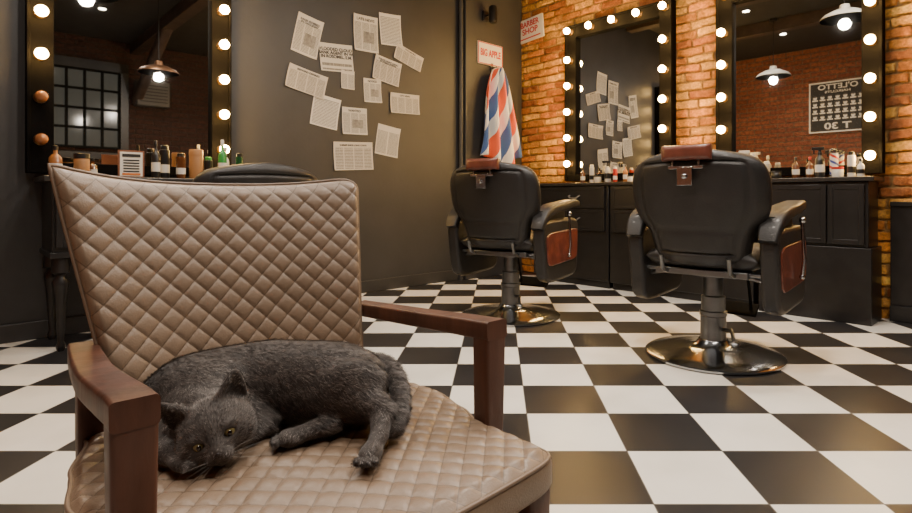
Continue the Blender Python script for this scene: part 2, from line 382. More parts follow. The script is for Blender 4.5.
mc=np.array((.36,.22,.085))*(1+.30*fnoise(X,Z,.05,10))[...,None]
cc=mc*(1-mk[...,None])+bc*mk[...,None]
vb=np.stack([X,-rel,Z],-1).reshape(-1,3)
I,J=np.meshgrid(np.arange(nxb-1),np.arange(nzb-1),indexing='ij'); b0=(I*nzb+J).ravel()
fb_=np.stack([b0,b0+nzb,b0+nzb+1,b0+1],1)
wb=MB(); wb.v=vb.tolist(); wb.f=fb_.tolist(); wb.m=[0]*len(wb.f)
nb0=len(wb.v)
wb.box((0,.065,CEIL/2),(PMAX,.10,CEIL))
o=wb.obj('wall_right',M_BRICK,angle=60,fix=False); o.location=P(PMAX/2,0); o.rotation_euler=(0,0,R_BRICK); struct(o)
ca=o.data.color_attributes.new('brick_color','FLOAT_COLOR','POINT'); cf=np.full((len(wb.v),4),.3); cf[:nb0,:3]=np.clip(cc.reshape(-1,3),0,1); cf[:,3]=1
ca.data.foreach_set('color',cf.ravel())

wall('wall_left',P(0,QMAX/2),R_DARK,QMAX,M_WALL)
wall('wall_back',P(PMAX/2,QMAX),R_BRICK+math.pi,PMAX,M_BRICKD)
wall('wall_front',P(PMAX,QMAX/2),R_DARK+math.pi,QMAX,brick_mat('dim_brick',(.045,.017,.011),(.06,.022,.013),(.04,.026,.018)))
o=MB().box((0,-.035,CEIL/2),(.80,.07,CEIL)).obj('trim_1',M_WALL,bevel=.004); o.location=P(0,.45); o.rotation_euler=(0,0,R_DARK); struct(o)
o=MB().box((0,-.042,.37),(PMAX-3.32,.024,.74)).box((0,-.05,.755),(PMAX-3.32,.04,.03)).obj('trim_2',M_BLACKW,bevel=.003); o.location=P((PMAX+3.32)/2,0); o.rotation_euler=(0,0,R_BRICK); struct(o)
o=MB().box((0,-.07,.05),(PMAX-3.32,.03,.10)).obj('baseboard_right',M_BLACKW,bevel=.004); o.location=P((PMAX+3.32)/2,0); o.rotation_euler=(0,0,R_BRICK); struct(o)
o=MB().box((0,-.01,.05),(QMAX-.86,.02,.10)).obj('baseboard_left',M_WALL,bevel=.004); o.location=P(0,(QMAX+.86)/2); o.rotation_euler=(0,0,R_DARK); struct(o)
o=MB().tube([(0,0,0),(0,0,CEIL)],.022,12).obj('trim_3',M_WALL); o.location=P(.035,.88); struct(o)
M_BEAM=mat('ceiling_beam_wood',(.04,.024,.017),.7,bump=.4,bscale=30,var=.4)
for i_,q in enumerate((.9,2.3,3.7)):
    o=MB().box((0,0,CEIL-.08),(PMAX-.02,.14,.16)).obj('trim_%d'%(4+i_),M_BEAM,bevel=.006); o.location=P(PMAX/2,q); o.rotation_euler=(0,0,R_BRICK); struct(o)
# sloping roof brace seen in the mirror, running from the beam down to the far wall
o=MB().rsweep([(4.3,0,3.12),(6.1,0,2.30)],.13,.13,(0,1,0)).obj('trim_8',M_BEAM); o.location=P(0,2.3); o.rotation_euler=(0,0,R_BRICK); struct(o)
M_PANE=mat('night_window_glass',(.03,.03,.028),.1,emit=(.46,.44,.36),estr=.11)
w=MB(); W,H=.86,1.15
w.box((0,-.02,0),(W,.02,H),1)
for k_ in range(5): w.box((-W/2+k_*W/4,-.04,0),(.035,.04,H))
for k_ in range(5): w.box((0,-.04,-H/2+k_*H/4),(W,.04,.035))
o=w.obj('window_1',[mat('window_bar_paint',(.006,.006,.005),.7,spec=.1),M_PANE]); o.location=P(PMAX,2.95,2.12); o.rotation_euler=(0,0,R_DARK+math.pi); struct(o)
o=MB().box((0,-.03,2.78),(1.1,.06,.14)).box((-.5,-.03,2.05),(.10,.06,1.5)).box((.5,-.03,2.05),(.10,.06,1.5)).box((0,-.03,1.42),(1.1,.06,.1)).obj('trim_7',M_BLACKW); o.location=P(PMAX,2.95); o.rotation_euler=(0,0,R_DARK+math.pi); struct(o)
r=root('air_conditioner',P(PMAX,2.10,2.42),R_DARK+math.pi,'dark grey air conditioning unit mounted beside window','air conditioner')
MB().box((0,-.12,0),(.46,.24,.40)).obj('housing',mat('grey_casing',(.07,.066,.06),.5),r,bevel=.02)
g=MB()
for k_ in range(6): g.box((0,-.245,-.13+.05*k_),(.38,.012,.014))
g.obj('grille',M_INK,r)

# ------------------------------------------------------------ vanity mirrors
def vanity(name,loc,rz,W,z0,z1,zb,dz,nb,off,label):
    r=root(name,loc,rz,label,'mirror','bulb-framed barber mirrors')
    fw=.12; H=z1-z0; zc=(z0+z1)/2
    f=MB()
    f.box((-W/2+fw/2,-.035,zc),(fw,.07,H)); f.box((W/2-fw/2,-.035,zc),(fw,.07,H))
    f.box((0,-.035,z1-fw/2),(W-2*fw,.07,fw)); f.box((0,-.035,z0+.03),(W-2*fw,.07,.06))
    for sx in(-1,1): f.box((sx*(W/2-.008),-.045,zc),(.016,.09,H))
    f.box((0,-.045,z1-.008),(W-.032,.09,.016))
    f.obj('mirror_frame',M_FRAME,r,bevel=.003)
    MB().box((0,-.02,zc-.03),(W-2*fw,.02,H-fw-.06)).obj('mirror_pane',M_MIRROR,r)
    pos=[]
    for i in range(nb): pos+=[(-W/2+fw/2,zb+dz*i),(W/2-fw/2,zb+dz*i)]
    zt=z1-fw/2
    pos=[q for q in pos if q[1]<zt-.1]
    for k in range(5): pos.append(((-W/2+fw/2)+k*(W-fw)/4,zt))
    for (x,z) in pos:
        lit=not any(abs(x-a)<.04 and abs(z-b)<.05 for a,b in off)
        b=MB().ball((0,0,0),.031,18).obj('light_bulb',M_BULB if lit else M_BULBOFF,r); b.location=(x,-.132,z)
        rot=Matrix.Rotation(math.pi/2,3,'X')
        s_=MB().lathe([(.032,.0),(.032,.006),(.021,.012),(.019,.044)],(0,0,0),14,rot=rot).obj('bulb_socket',M_BRASS,b); s_.location=(0,.062,0)
    return r
vanity('vanity_mirror',P(1.265,.035),R_BRICK,1.12,.955,2.46,1.12,.25,6,[],'black-framed vanity mirror with glowing round bulbs on brick wall')
vanity('vanity_mirror',P(2.745,.035),R_BRICK,1.09,.955,2.42,1.07,.25,6,[],'black-framed vanity mirror with warm bulbs above the dark cabinet')
vanity('vanity_mirror',P(0,3.545),R_DARK,1.07,.935,2.40,1.12,.235,6,[(-.475,1.12),(-.475,1.355)],'black-framed bulb mirror with two unlit bulbs on dark wall')

# ------------------------------------------------------------ cabinets
def bail(parent,x,y,z):
    return MB().tube(spline([(x-.055,y,z+.012),(x-.055,y-.02,z+.008),(x-.03,y-.026,z-.010),(x+.03,y-.026,z-.010),(x+.055,y-.02,z+.008),(x+.055,y,z+.012)],4),.007,8).obj('drawer_handle',mat('bright_handle_metal',(.6,.58,.54),.3,metal=1),parent)
def panel_front(parent,name,x,y,z,w,h,kn=None):
    b=MB().box((x,y-.009,z),(w,.018,h)); t=.030
    for sx in(-1,1): b.box((x+sx*(w/2-t/2),y-.020,z),(t,.005,h))
    for sz in(-1,1): b.box((x,y-.020,z+sz*(h/2-t/2)),(w-2*t,.005,t))
    o=b.obj(name,M_BLACKW,parent,bevel=.002)
    if kn: bail(o,kn[0],y-.018,kn[1])
    return o
D=.275
r=root('drawer_cabinet',P(.92,.06),R_BRICK,'black lacquered drawer cabinet against brick wall','cabinet')
MB().box((0,-D/2,.48),(.86,D,.84)).box((0,-D/2+.015,.03),(.84,D-.03,.06)).obj('cabinet_body',M_BLACKW,r,bevel=.004)
panel_front(r,'drawer',-.0,-D,.795,.80,.19,(.08,.80)); panel_front(r,'drawer',0,-D,.595,.80,.19,(.08,.60))
r=root('wall_cabinet_base',P(1.965,.06),R_BRICK,'low black cabinet behind the barber chair','cabinet')
MB().box((0,-D/2,.48),(1.20,D,.84)).box((0,-D/2+.015,.03),(1.18,D-.03,.06)).obj('cabinet_body',M_BLACKW,r,bevel=.004)
panel_front(r,'drawer',0,-D,.795,1.14,.19,(0,.80)); panel_front(r,'drawer',0,-D,.595,1.14,.19,(0,.60))
r=root('two_tier_cabinet',P(2.93,.06),R_BRICK,'black two-tier cabinet with panel door below mirror','cabinet')
MB().box((0,-D/2,.69),(.65,D,.42)).obj('upper_body',M_BLACKW,r,bevel=.004)
MB().box((0.01,-D/2-.01,.24),(.67,D+.02,.48)).obj('lower_body',M_BLACKW,r,bevel=.004)
panel_front(r,'cabinet_door',.205,-D,.69,.20,.38); panel_front(r,'cabinet_door',-.105,-D,.69,.40,.38)
o=MB().box((0,-.155,.915),(2.82,.31,.028)).obj('worktop',M_TOP,bevel=.005); place(o,P(1.88,.055),R_BRICK,'long dark worktop running below both mirrors','worktop')
ZT=.929
r=root('console_table',P(.025,3.24),R_DARK,'black console table with turned legs under bulb mirror','table')
CW=1.56; CD=.44
MB().box((0,-CD/2,.895),(CW+.05,CD,.03)).obj('table_top',M_TOP,r,bevel=.006)
MB().box((0,-CD/2,.69),(CW-.02,CD-.02,.38)).box((0,-CD/2,.50),(CW,CD,.03)).obj('cabinet_body',M_BLACKW,r,bevel=.004)
for i in range(3): panel_front(r,'drawer',-.51+.51*i,-CD+.01,.70,.49,.32,(-.51+.51*i,.70))
for sx in(-1,1):
    for y in(-CD+.05,-.05):
        MB().lathe([(.014,0),(.020,.015),(.022,.03),(.014,.05),(.018,.12),(.027,.28),(.036,.34),(.038,.36),(.022,.385),(.022,.395),(.040,.41),(.040,.43),(.036,.49)],(sx*(CW/2-.05),y,0),20).obj('leg',M_BLACKW,r)

# ------------------------------------------------------------ barber chairs
def barber_chair(loc,rz,label):
    r=root('barber_chair',loc,rz,label,'chair','black barber chairs')
    MB().lathe([(.325,0),(.333,.006),(.333,.014),(.32,.022),(.24,.034),(.13,.048),(.085,.062),(.07,.085)],(0,0,0),56).obj('base',M_CHROME,r,angle=50)
    MB().lathe([(.062,.07),(.062,.20),(.066,.205),(.066,.225),(.058,.23),(.058,.30),(.048,.305),(.046,.40),(.11,.405),(.11,.425)],(0,0,0),32).obj('column',M_STEEL,r,angle=30)
    MB().tube([(-.05,.02,.14),(-.12,.10,.16),(-.15,.16,.12)],.009,10).ball((-.152,.165,.115),(.026,.02,.012),12).obj('pump_pedal',M_STEEL,r)
    fr=MB().box((0,0,.438),(.44,.40,.03))
    for y in(-.12,.12): fr.tube([(-.32,y,.40),(-.20,y,.425),(.20,y,.425),(.32,y,.40)],.012,8)
    fr.obj('seat_frame',M_STEEL,r,bevel=.003)
    def seatf(u,v,sd):
        e=math.sqrt(max(0,1-abs(u)**7))*math.sqrt(max(0,1-abs(2*v-1)**7))
        return (u*.265,-.29+.50*v,.505+sd*.06*e)
    MB().pillow(seatf,28,28).obj('seat',M_VINYL,r,angle=80)
    def bk(v,u): return .215+.10*v-.060*abs(u)**2.2
    def hw(v):   # side wings bulge at shoulder height, narrower top and waist
        w_=.235+.092/(1+math.exp(-(v-.36)/.055))-.060*max(0,(v-.70)/.30)**2
        k=(max(0,1-abs(2*v-1)**(10 if v>.5 else 6)))**(1/(5 if v>.5 else 6))
        return w_*k
    def backf(u,v,sd):
        e=(max(0,1-abs(u)**5))**.5*(max(0,1-abs(2*v-1)**8))**.5
        g=0
        if sd<0:
            d=max(abs(u),abs(2*v-1)); g=-.014*math.exp(-((d-.78)/.022)**2)-.009*math.exp(-((v-.30)/.012)**2)*(1 if abs(u)<.78 else 0)
        return (u*hw(v),bk(v,u)-sd*.058*e+(g if sd<0 else 0),.475+.550*v-.02*v**3*u*u)
    MB().pillow(lambda u,v,s_:backf(u,v,s_),54,56).obj('backrest',M_VINYL,r,angle=80)
    def headf(u,v,sd):
        e=(max(0,1-abs(u)**6))**.5*(max(0,1-abs(2*v-1)**5))**.5
        return (u*.115,.362+sd*.040*e,.966+.072*v)
    MB().pillow(headf,26,22).obj('headrest',M_HEADR,r,angle=80)
    MB().box((0,.379,.895),(.070,.012,.085)).ball((0,.388,.895),(.014,.01,.014),12).tube([(-.06,.368,.93),(-.06,.368,.965)],.006,8).tube([(.06,.368,.93),(.06,.368,.965)],.006,8).box((0,.371,.935),(.16,.008,.014)).obj('headrest_bracket',M_CHROME,r,bevel=.002)
    MB().tube([(-.16,.18,.43),(-.16,.25,.455),(-.16,.27,.52)],.011,10).tube([(.16,.18,.43),(.16,.25,.455),(.16,.27,.52)],.011,10).tube([(-.30,.16,.44),(.30,.16,.44)],.010,10).obj('back_hinge',M_STEEL,r)
    for sx in(-1,1):
        poly=chaikin([(.225,.655),(-.27,.665),(-.335,.62),(-.31,.31),(-.25,.270),(.12,.260),(.195,.30),(.24,.56)],2,.16)
        x0,x1=(sx*.276,sx*.356)
        pa=MB().prism(poly,min(x0,x1),max(x0,x1)).obj('armrest_panel',M_VINYL,r,bevel=.020,bseg=3,angle=50)
        ip=chaikin([(.20,.575),(-.285,.59),(-.295,.55),(-.285,.385),(.145,.37),(.185,.40)],2,.12)
        a,b=(sx*.352,sx*.363)
        MB().prism(ip,min(a,b),max(a,b)).obj('inlay_panel',M_REDV,pa,bevel=.004)
        pth=spline([(sx*.315,.24,.60),(sx*.318,.19,.675),(sx*.322,.08,.722),(sx*.322,-.10,.742),(sx*.32,-.27,.758),(sx*.315,-.37,.752)],6)
        n=len(pth)
        MB().rsweep(pth,[.065+.045*math.sin(math.pi*min(1,(i+3)/(n+2))) for i in range(n)],[.040+.018*math.sin(math.pi*(i+.5)/n) for i in range(n)],(1,0,0),k=4).obj('arm_pad',M_VINYL,r,angle=60)
        MB().box((sx*.315,.02,.685),(.03,.34,.06)).obj('arm_support',M_VINYL,r,bevel=.004)
    MB().tube([(-.382,-.10,.68),(-.390,-.10,.50),(-.382,-.10,.43)],.008,10).ball((-.382,-.10,.69),.017,12).ball((-.382,-.10,.42),.013,12).obj('recline_lever',M_CHROME,r)
    ft=MB(); M_RUB=mat('footrest_rubber',(.010,.010,.010),.9,spec=.1)
    for sx in(-1,1): ft.tube([(sx*.09,-.24,.43),(sx*.09,-.30,.30),(sx*.09,-.33,.19)],.009,10)
    ft.obj('footrest_bracket',M_RUB,r)
    MB().box((0,-.345,.185),(.24,.09,.016),rot=Matrix.Rotation(math.radians(-35),3,'X')).obj('footrest',M_RUB,r,bevel=.005)
    return r
c1=barber_chair((1.09,2.785,0),math.radians(140),'black vinyl barber chair with oxblood inlay and chrome base')
copy_thing(c1,(.085,3.70,0),math.radians(150),'black barber chair facing the mirror beside hanging cape')
copy_thing(c1,(-1.36,2.93,0),math.radians(225),'black barber chair facing mirror above console table',skip=('headrest','headrest_bracket'),drop=.055)

# ------------------------------------------------------------ quilted armchair
AX=root('armchair',(-.333,.89,0),math.radians(43.9),'taupe quilted leather armchair with dark walnut arms','armchair')
def quilt(a,b,amp=.0050):
    f1=(a+b)%1.0; f2=(a-b)%1.0
    return amp*(max(0,math.sin(math.pi*f1)*math.sin(math.pi*f2)))**.27
def e_(x,n): return math.sqrt(max(0.0,1-abs(x)**n))
def armback(u,v,sd):
    hwid=.209+.066*v**1.15
    if u>0: hwid*=1-.035*max(0,(v-.95)/.05)**2
    x=u*hwid+.006-.014*v
    z=.395+.437*v+(.012 if u>0 else .020)*v**6*abs(u)**3-.008*v**6*(1-u*u)-(.012*(abs(u)**24)*(v**20) if u>0 else 0)
    y=.205+.115*v**1.15-.050*abs(u)**2.5
    e=e_(u,14)*e_(2*v-1,18)
    if sd>0:
        d=.030*e
        fade=min(1,(1-abs(u))/.05)*min(1,(1-v)/.04)
        d+=quilt(x/QB,z/QB)*max(0,fade)
        return (x,y-d,z)
    return (x,y+.028*e,z)
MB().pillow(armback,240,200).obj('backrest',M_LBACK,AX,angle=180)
pp=[]; 
for i in range(60):
    v=i/59; c=armback(-1,v,1); pp.append((c[0]-.001,c[1]-.003,c[2]))
for i in range(1,40):
    u=-1+2*i/39; c=armback(u,1,1); pp.append((c[0],c[1]-.003,c[2]+.001))
for i in range(1,60):
    v=1-i/59; c=armback(1,v,1); pp.append((c[0]+.001,c[1]-.003,c[2]))
MB().tube(pp,.003,8).obj('back_piping',M_PIPING,AX,angle=180)
def seat_hw(t):
    ks=[(0,.240),(.22,.272),(.40,.285),(.56,.268),(.70,.246),(.86,.248),(1,.250)]
    for (a,va),(b,vb) in zip(ks,ks[1:]):
        if t<=b:
            k=(t-a)/(b-a); k=k*k*(3-2*k); return va+(vb-va)*k
    return ks[-1][1]
def seat_xy(u,t):
    y0=.205; y1=-.340-.012*(1-u*u)
    return (u*seat_hw(t)*(1-.02*abs(u)**8*t**30), y0+(y1-y0)*t+ .008*abs(u)**16*t**20)
def seat_z(u,t): return .420+.014*(1-u*u)*(1-(2*t-1)**2)
sb=MB(); NU,NT=230,230; vs=[]; 
for i in range(NU+1):
    u=-1+2*i/NU
    for j in range(NT+1):
        t=j/NT; x,y=seat_xy(u,t)
        ed=min((1-abs(u))/.03,(1-t)/.028,t/.02+.3); ed=max(0,min(1,ed))
        vs.append((x,y,seat_z(u,t)+quilt(x/QB,y/QB,.0056)*ed-.004*(1-ed)))
fs=[(i*(NT+1)+j,(i+1)*(NT+1)+j,(i+1)*(NT+1)+j+1,i*(NT+1)+j+1) for i in range(NU) for j in range(NT)]
top_n=len(fs)
loop=[i*(NT+1) for i in range(NU+1)]+[NU*(NT+1)+j for j in range(1,NT+1)]+[i*(NT+1)+NT for i in range(NU-1,-1,-1)]+[j for j in range(NT-1,0,-1)]
prof=[(.004,-.004),(.006,-.008),(.007,-.016),(.007,-.040),(.003,-.047),(-.02,-.050)]
L=len(loop); cx,cy=0,-.05; prev=loop
for (o_,dz) in prof:
    st=len(vs)
    for k in range(L):
        a=Vector(vs[loop[k-1]][:2]); b=Vector(vs[loop[(k+1)%L]][:2]); t_=(b-a).normalized(); nrm=Vector((t_.y,-t_.x))
        c=vs[loop[k]]; 
        if nrm.dot(Vector((c[0]-cx,c[1]-cy)))<0: nrm=-nrm
        vs.append((c[0]+nrm.x*o_,c[1]+nrm.y*o_,c[2]+dz))
    cur=list(range(st,st+L))
    fs+=[(prev[k],cur[k],cur[(k+1)%L],prev[(k+1)%L]) for k in range(L)]
    prev=cur
fs.append(tuple(prev))
sb.add(vs,fs); sb.m=[0]*top_n+[1]*(len(fs)-top_n)
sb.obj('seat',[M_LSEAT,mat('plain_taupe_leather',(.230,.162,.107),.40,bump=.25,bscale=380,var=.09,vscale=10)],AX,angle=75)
pp=[]
for i in range(80): x,y=seat_xy(-1,i/79); pp.append((x-.004,y,seat_z(1,i/79)-.006))
for i in range(1,50): u=-1+2*i/49; x,y=seat_xy(u,1); pp.append((x,y-.004,seat_z(u,1)-.006))
for i in range(1,80): x,y=seat_xy(1,1-i/79); pp.append((x+.004,y,seat_z(1,1-i/79)-.006))
MB().tube(pp,.003,8).obj('seat_piping',M_PIPING,AX,angle=180)
MB().box((0,-.30,.344),(.44,.03,.05)).box((0,.20,.344),(.44,.03,.05)).box((-.222,-.05,.344),(.03,.47,.05)).box((.222,-.05,.344),(.03,.47,.05)).obj('seat_rail',M_WOOD,AX,bevel=.003)
for sx in(-1,1):
    dx=.006
    pth=spline([(sx*.250+dx,.235,.552),(sx*.258+dx,.13,.556),(sx*.264+dx,.0,.562),(sx*.261+dx,-.12,.571)],6)
    pth+= [Vector((sx*.259+dx,-.165,.574)),Vector((sx*.259+dx,-.203,.576))]
    n=len(pth)
    MB().rsweep(pth,[.040+.006*i/n for i in range(n)],[.028+.004*i/n for i in range(n)],(1,0,0),k=3,rr=.16).obj('armrest',M_WOOD,AX,angle=35)
    MB().rsweep([(sx*.259+dx,-.183,.562),(sx*.259+dx,-.182,.42),(sx*.259+dx,-.178,.32)],[.044,.041,.038],[.040,.036,.034],(1,0,0),k=3,rr=.14).obj('arm_post',M_WOOD,AX,angle=35)
    MB().rsweep([(sx*.224,-.318,.372),(sx*.224,-.320,.18),(sx*.224,-.322,0)],[.044,.038,.028],[.044,.038,.028],(1,0,0),k=3,rr=.16).obj('leg',M_WOOD,AX,angle=35)
    MB().rsweep([(sx*.238,.235,.545),(sx*.236,.225,.42),(sx*.234,.225,.30),(sx*.235,.27,0)],[.030,.036,.036,.026],[.036,.038,.038,.026],(1,0,0),k=3,rr=.16).obj('leg',M_WOOD,AX,angle=35)

# ------------------------------------------------------------ cat (signed-distance body -> surface nets)
h=.0026
lo=np.array([-.615,.69,.425]); hi=np.array([-.11,.99,.605])
nx,ny,nz=[int(math.ceil((hi[i]-lo[i])/h)) for i in range(3)]
gx,gy,gz=np.meshgrid(lo[0]+h*np.arange(nx),lo[1]+h*np.arange(ny),lo[2]+h*np.arange(nz),indexing='ij')
G=np.stack([gx,gy,gz],-1)
def sd_ell(c,r,R=None):
    q=G-np.array(c)
    if R is not None: q=q@R
    r=np.array(r); k0=np.linalg.norm(q/r,axis=-1); k1=np.linalg.norm(q/(r*r),axis=-1)+1e-9
    return k0*(k0-1)/k1
def sd_cone(a,b,ra,rb):
    a=np.array(a,float); b=np.array(b,float); ab=b-a; t=np.clip(((G-a)@ab)/(ab@ab),0,1)
    return np.linalg.norm(G-(a+t[...,None]*ab),axis=-1)-(ra+(rb-ra)*t)
def smin(a,b,k):
    hh=np.maximum(k-np.abs(a-b),0)/k; return np.minimum(a,b)-hh*hh*k*.25
Hc=np.array([-.392,.764,.483])
f_=np.array([.42,-.90,-.09]); f_/=np.linalg.norm(f_)
up0=np.array([0,0,1.0]); rt=np.cross(f_,up0); rt/=np.linalg.norm(rt)
if rt[0]<0: rt=-rt
u0=np.cross(rt,f_)
if u0[2]<0: u0=-u0
ro=math.radians(21)
u_=math.cos(ro)*u0-math.sin(ro)*rt; r_=math.cos(ro)*rt+math.sin(ro)*u0
RH=np.stack([r_,f_,u_],1)
def hp(a,b,c): return Hc+a*r_+b*f_+c*u_
d=sd_ell((-.258,.892,.492),(.080,.066,.067))
d=smin(d,sd_ell((-.368,.908,.495),(.112,.062,.067)),.05)
d=smin(d,sd_ell((-.475,.880,.489),(.080,.060,.059)),.045)
d=smin(d,sd_ell((-.440,.842,.506),(.040,.032,.040)),.02)
d=smin(d,sd_cone((-.48,.845,.490),(-.406,.79,.483),.050,.036),.025)
d=smin(d,sd_ell((-.533,.848,.468),(.036,.046,.036)),.03)
d=smin(d,sd_ell((-.455,.795,.468),(.040,.035,.028)),.02)
Rt=np.array(Matrix.Rotation(math.radians(-25),3,'Y'))
d=smin(d,sd_ell((-.234,.848,.500),(.064,.032,.045),Rt),.009)
d=smin(d,sd_cone((-.207,.838,.490),(-.172,.818,.482),.030,.020),.014)
d=smin(d,sd_cone((-.172,.818,.482),(-.168,.780,.463),.018,.0125),.008)
d=smin(d,sd_cone((-.168,.780,.463),(-.172,.752,.4525),.0118,.0124),.006)
d=smin(d,sd_ell((-.173,.744,.4520),(.0155,.020,.0130)),.006)
d=smin(d,sd_cone((-.250,.825,.460),(-.286,.800,.456),.016,.0118),.007)
d=smin(d,sd_ell((-.299,.794,.4525),(.0195,.016,.0130),np.array(Matrix.Rotation(math.radians(20),3,'Z'))),.006)
d=smin(d,sd_cone((-.53,.825,.465),(-.485,.768,.453),.026,.018),.02)
d=smin(d,sd_cone((-.485,.768,.453),(-.430,.738,.449),.017,.0135),.010)
d=smin(d,sd_ell((-.414,.729,.448),(.020,.015,.0118)),.006)
d=smin(d,sd_cone((-.400,.850,.474),(-.352,.835,.456),.028,.017),.010)
d=smin(d,sd_cone((-.352,.835,.456),(-.368,.805,.449),.016,.013),.008)
TO=[]
def toes(cx_,cy_,dx_,dy_,fx_,fy_):
    global d
    for k in range(4):
        t=(k-1.5); o_=1.5-abs(t)
        c=np.array([cx_+dx_*t+fx_*o_*.0024,cy_+dy_*t+fy_*o_*.0024,.4500])
        d=smin(d,np.linalg.norm((G-c)/np.array([1,1,1.05]),axis=-1)-.0058,.0012)
        TO.append((c,np.array([fx_,fy_,0.])))
toes(-.174,.726,.0080,0,0,-1); toes(-.317,.789,-.002,.0078,-1,-.2); toes(-.397,.722,.004,.0074,.8,-.5)
tp=spline([(-.225,.945,.515),(-.190,.930,.515),(-.166,.895,.504),(-.153,.860,.488),(-.150,.832,.472),(-.156,.812,.458)],3)
for i in range(len(tp)-1):
    ra=.0165-.0030*i/len(tp); rb=.0165-.0030*(i+1)/len(tp)
    d=smin(d,sd_cone(tp[i],tp[i+1],ra,rb),.0025)
hd=sd_ell(Hc,(.0475,.047,.0395),RH)
for sx in(-1,1): hd=smin(hd,sd_ell(hp(sx*.025,.018,-.013),(.023,.024,.0195),RH),.02)
hd=smin(hd,sd_ell(hp(0,.042,-.014),(.0140,.017,.0125),RH),.014)
for sx in(-1,1): hd=smin(hd,sd_ell(hp(sx*.0082,.053,-.019),(.0092,.0085,.0078),RH),.004)
hd=smin(hd,sd_ell(hp(0,.044,-.028),(.010,.010,.008),RH),.006)
hd=smin(hd,sd_cone(hp(0,.034,.012),hp(0,.056,-.010),.0095,.0060),.010)
for sx in(-1,1):
    hd=smin(hd,sd_ell(hp(sx*.0195,.036,.0100),(.0115,.008,.0055),RH),.006)
    s_=sd_ell(hp(sx*.0198,.047,.0010),(.0088,.010,.0048),RH); hd=np.maximum(hd,-s_)
for sx in(-1,1):
    b0=hp(sx*.030,-.002,.023); tip=hp(sx*.050,-.004,.062)
    q=G-b0; ax=tip-b0; Lh=np.linalg.norm(ax); ax/=Lh
    fw=f_*.85+r_*sx*.52; fw-=ax*(fw@ax); fw/=np.linalg.norm(fw); sd_=np.cross(ax,fw)
    a=q@ax; b=q@fw; c=q@sd_; t=np.clip(a/Lh,-.3,1)
    wd=.0240*(1-t)**.65+.0018; dp=.0095*(1-t)**.6+.0018
    k=np.sqrt((c/wd)**2+(b/dp)**2); ed=(k-1)*np.minimum(wd,dp); ed=np.maximum(ed,a-Lh); ed=np.maximum(ed,-a-.012)
    wi=.0190*(1-t)**.75; ki=np.sqrt((c/(wi+1e-4))**2+((b-.007)/(.0092*(1-t)**.5+1e-4))**2); inn=(ki-1)*.008; inn=np.maximum(inn,.003-a)
    ed=np.maximum(ed,-inn); hd=smin(hd,ed,.005)
d=smin(d,hd,.004)
d=np.maximum(d,.4385-gz)
def surface_nets(F,lo,h):
    ins=F<0; n=F.shape
    c=[F[i:n[0]-1+i,j:n[1]-1+j,k:n[2]-1+k] for i in(0,1) for j in(0,1) for k in(0,1)]
    cc=np.stack(c,-1); neg=cc<0; m=neg.any(-1)&~neg.all(-1)
    co=np.array([(i,j,k) for i in(0,1) for j in(0,1) for k in(0,1)],float)
    cells=np.argwhere(m); vals=cc[m]; acc=np.zeros((len(cells),3)); cnt=np.zeros(len(cells))
    for a in range(8):
        for b in range(a+1,8):
            if np.abs(co[a]-co[b]).sum()!=1: continue
            va,vb=vals[:,a],vals[:,b]; s=(va<0)!=(vb<0)
            t=np.where(s,va/(va-vb+1e-20),0); pos=co[a]+(co[b]-co[a])*t[:,None]
            acc+=np.where(s[:,None],pos,0); cnt+=s
    V=lo+h*(cells+acc/cnt[:,None])
    idx=-np.ones(m.shape,int); idx[tuple(cells.T)]=np.arange(len(cells))
    Q=[]
    for ax in range(3):
        sl0=[slice(None)]*3; sl1=[slice(None)]*3; sl0[ax]=slice(0,-1); sl1[ax]=slice(1,None)
        a=ins[tuple(sl0)]; b=ins[tuple(sl1)]; e=np.argwhere(a!=b); fl_=a[tuple(e.T)]
        o1,o2=[(1,2),(2,0),(0,1)][ax]
        ok=(e[:,o1]>0)&(e[:,o2]>0)&(e[:,o1]<m.shape[o1])&(e[:,o2]<m.shape[o2]); e=e[ok]; fl_=fl_[ok]
        def g(d1,d2):
            k=e.copy(); k[:,o1]-=d1; k[:,o2]-=d2; return idx[tuple(k.T)]
        q=np.stack([g(0,0),g(1,0),g(1,1),g(0,1)],1); q[~fl_]=q[~fl_][:,::-1]; Q.append(q)
    Q=np.concatenate(Q); Q=Q[(Q>=0).all(1)]; return V,Q
V,Q=surface_nets(d,lo,h)
C0=np.array([-.34,.85,.4385])
M_FUR=mat('grey_brown_fur',(.064,.054,.049),.70,bump=.2,bscale=300,var=.25,vscale=60,sheen=.25,spec=.25)
cat=root('cat',tuple(C0),0,'grey short-haired cat curled up on the quilted armchair seat','cat')
cb=MB(); cb.add((V-C0).tolist(),Q.tolist()); body=cb.obj('body',M_FUR,cat,angle=180,fix=False)
sm=body.modifiers.new('smooth','SMOOTH'); sm.factor=.5; sm.iterations=1
me=body.data; nv=len(me.vertices); NN=np.zeros(nv*3); me.vertices.foreach_get('normal',NN); NN=NN.reshape(-1,3)
if (NN*(V-V.mean(0))).sum()<0: NN=-NN; me.flip_normals()
NF=165000
sel=rng.integers(0,nv,NF); pos=V[sel]+rng.normal(0,.0014,(len(sel),3)); nn=NN[sel]
nose=hp(0,.055,-.008); eyes=[hp(sx*.0198,.045,.001) for sx in(-1,1)]
dh=np.linalg.norm(pos-Hc,axis=1)
flow=np.tile(np.array([1.0,-.30,-.45]),(len(sel),1)); hm=dh<.062; flow[hm]=(pos-nose)[hm]/(.03)
lg=(pos[:,1]<.80)&~hm; flow[lg]=np.array([0,-1,-.3])
flow/=np.linalg.norm(flow,axis=1)[:,None]
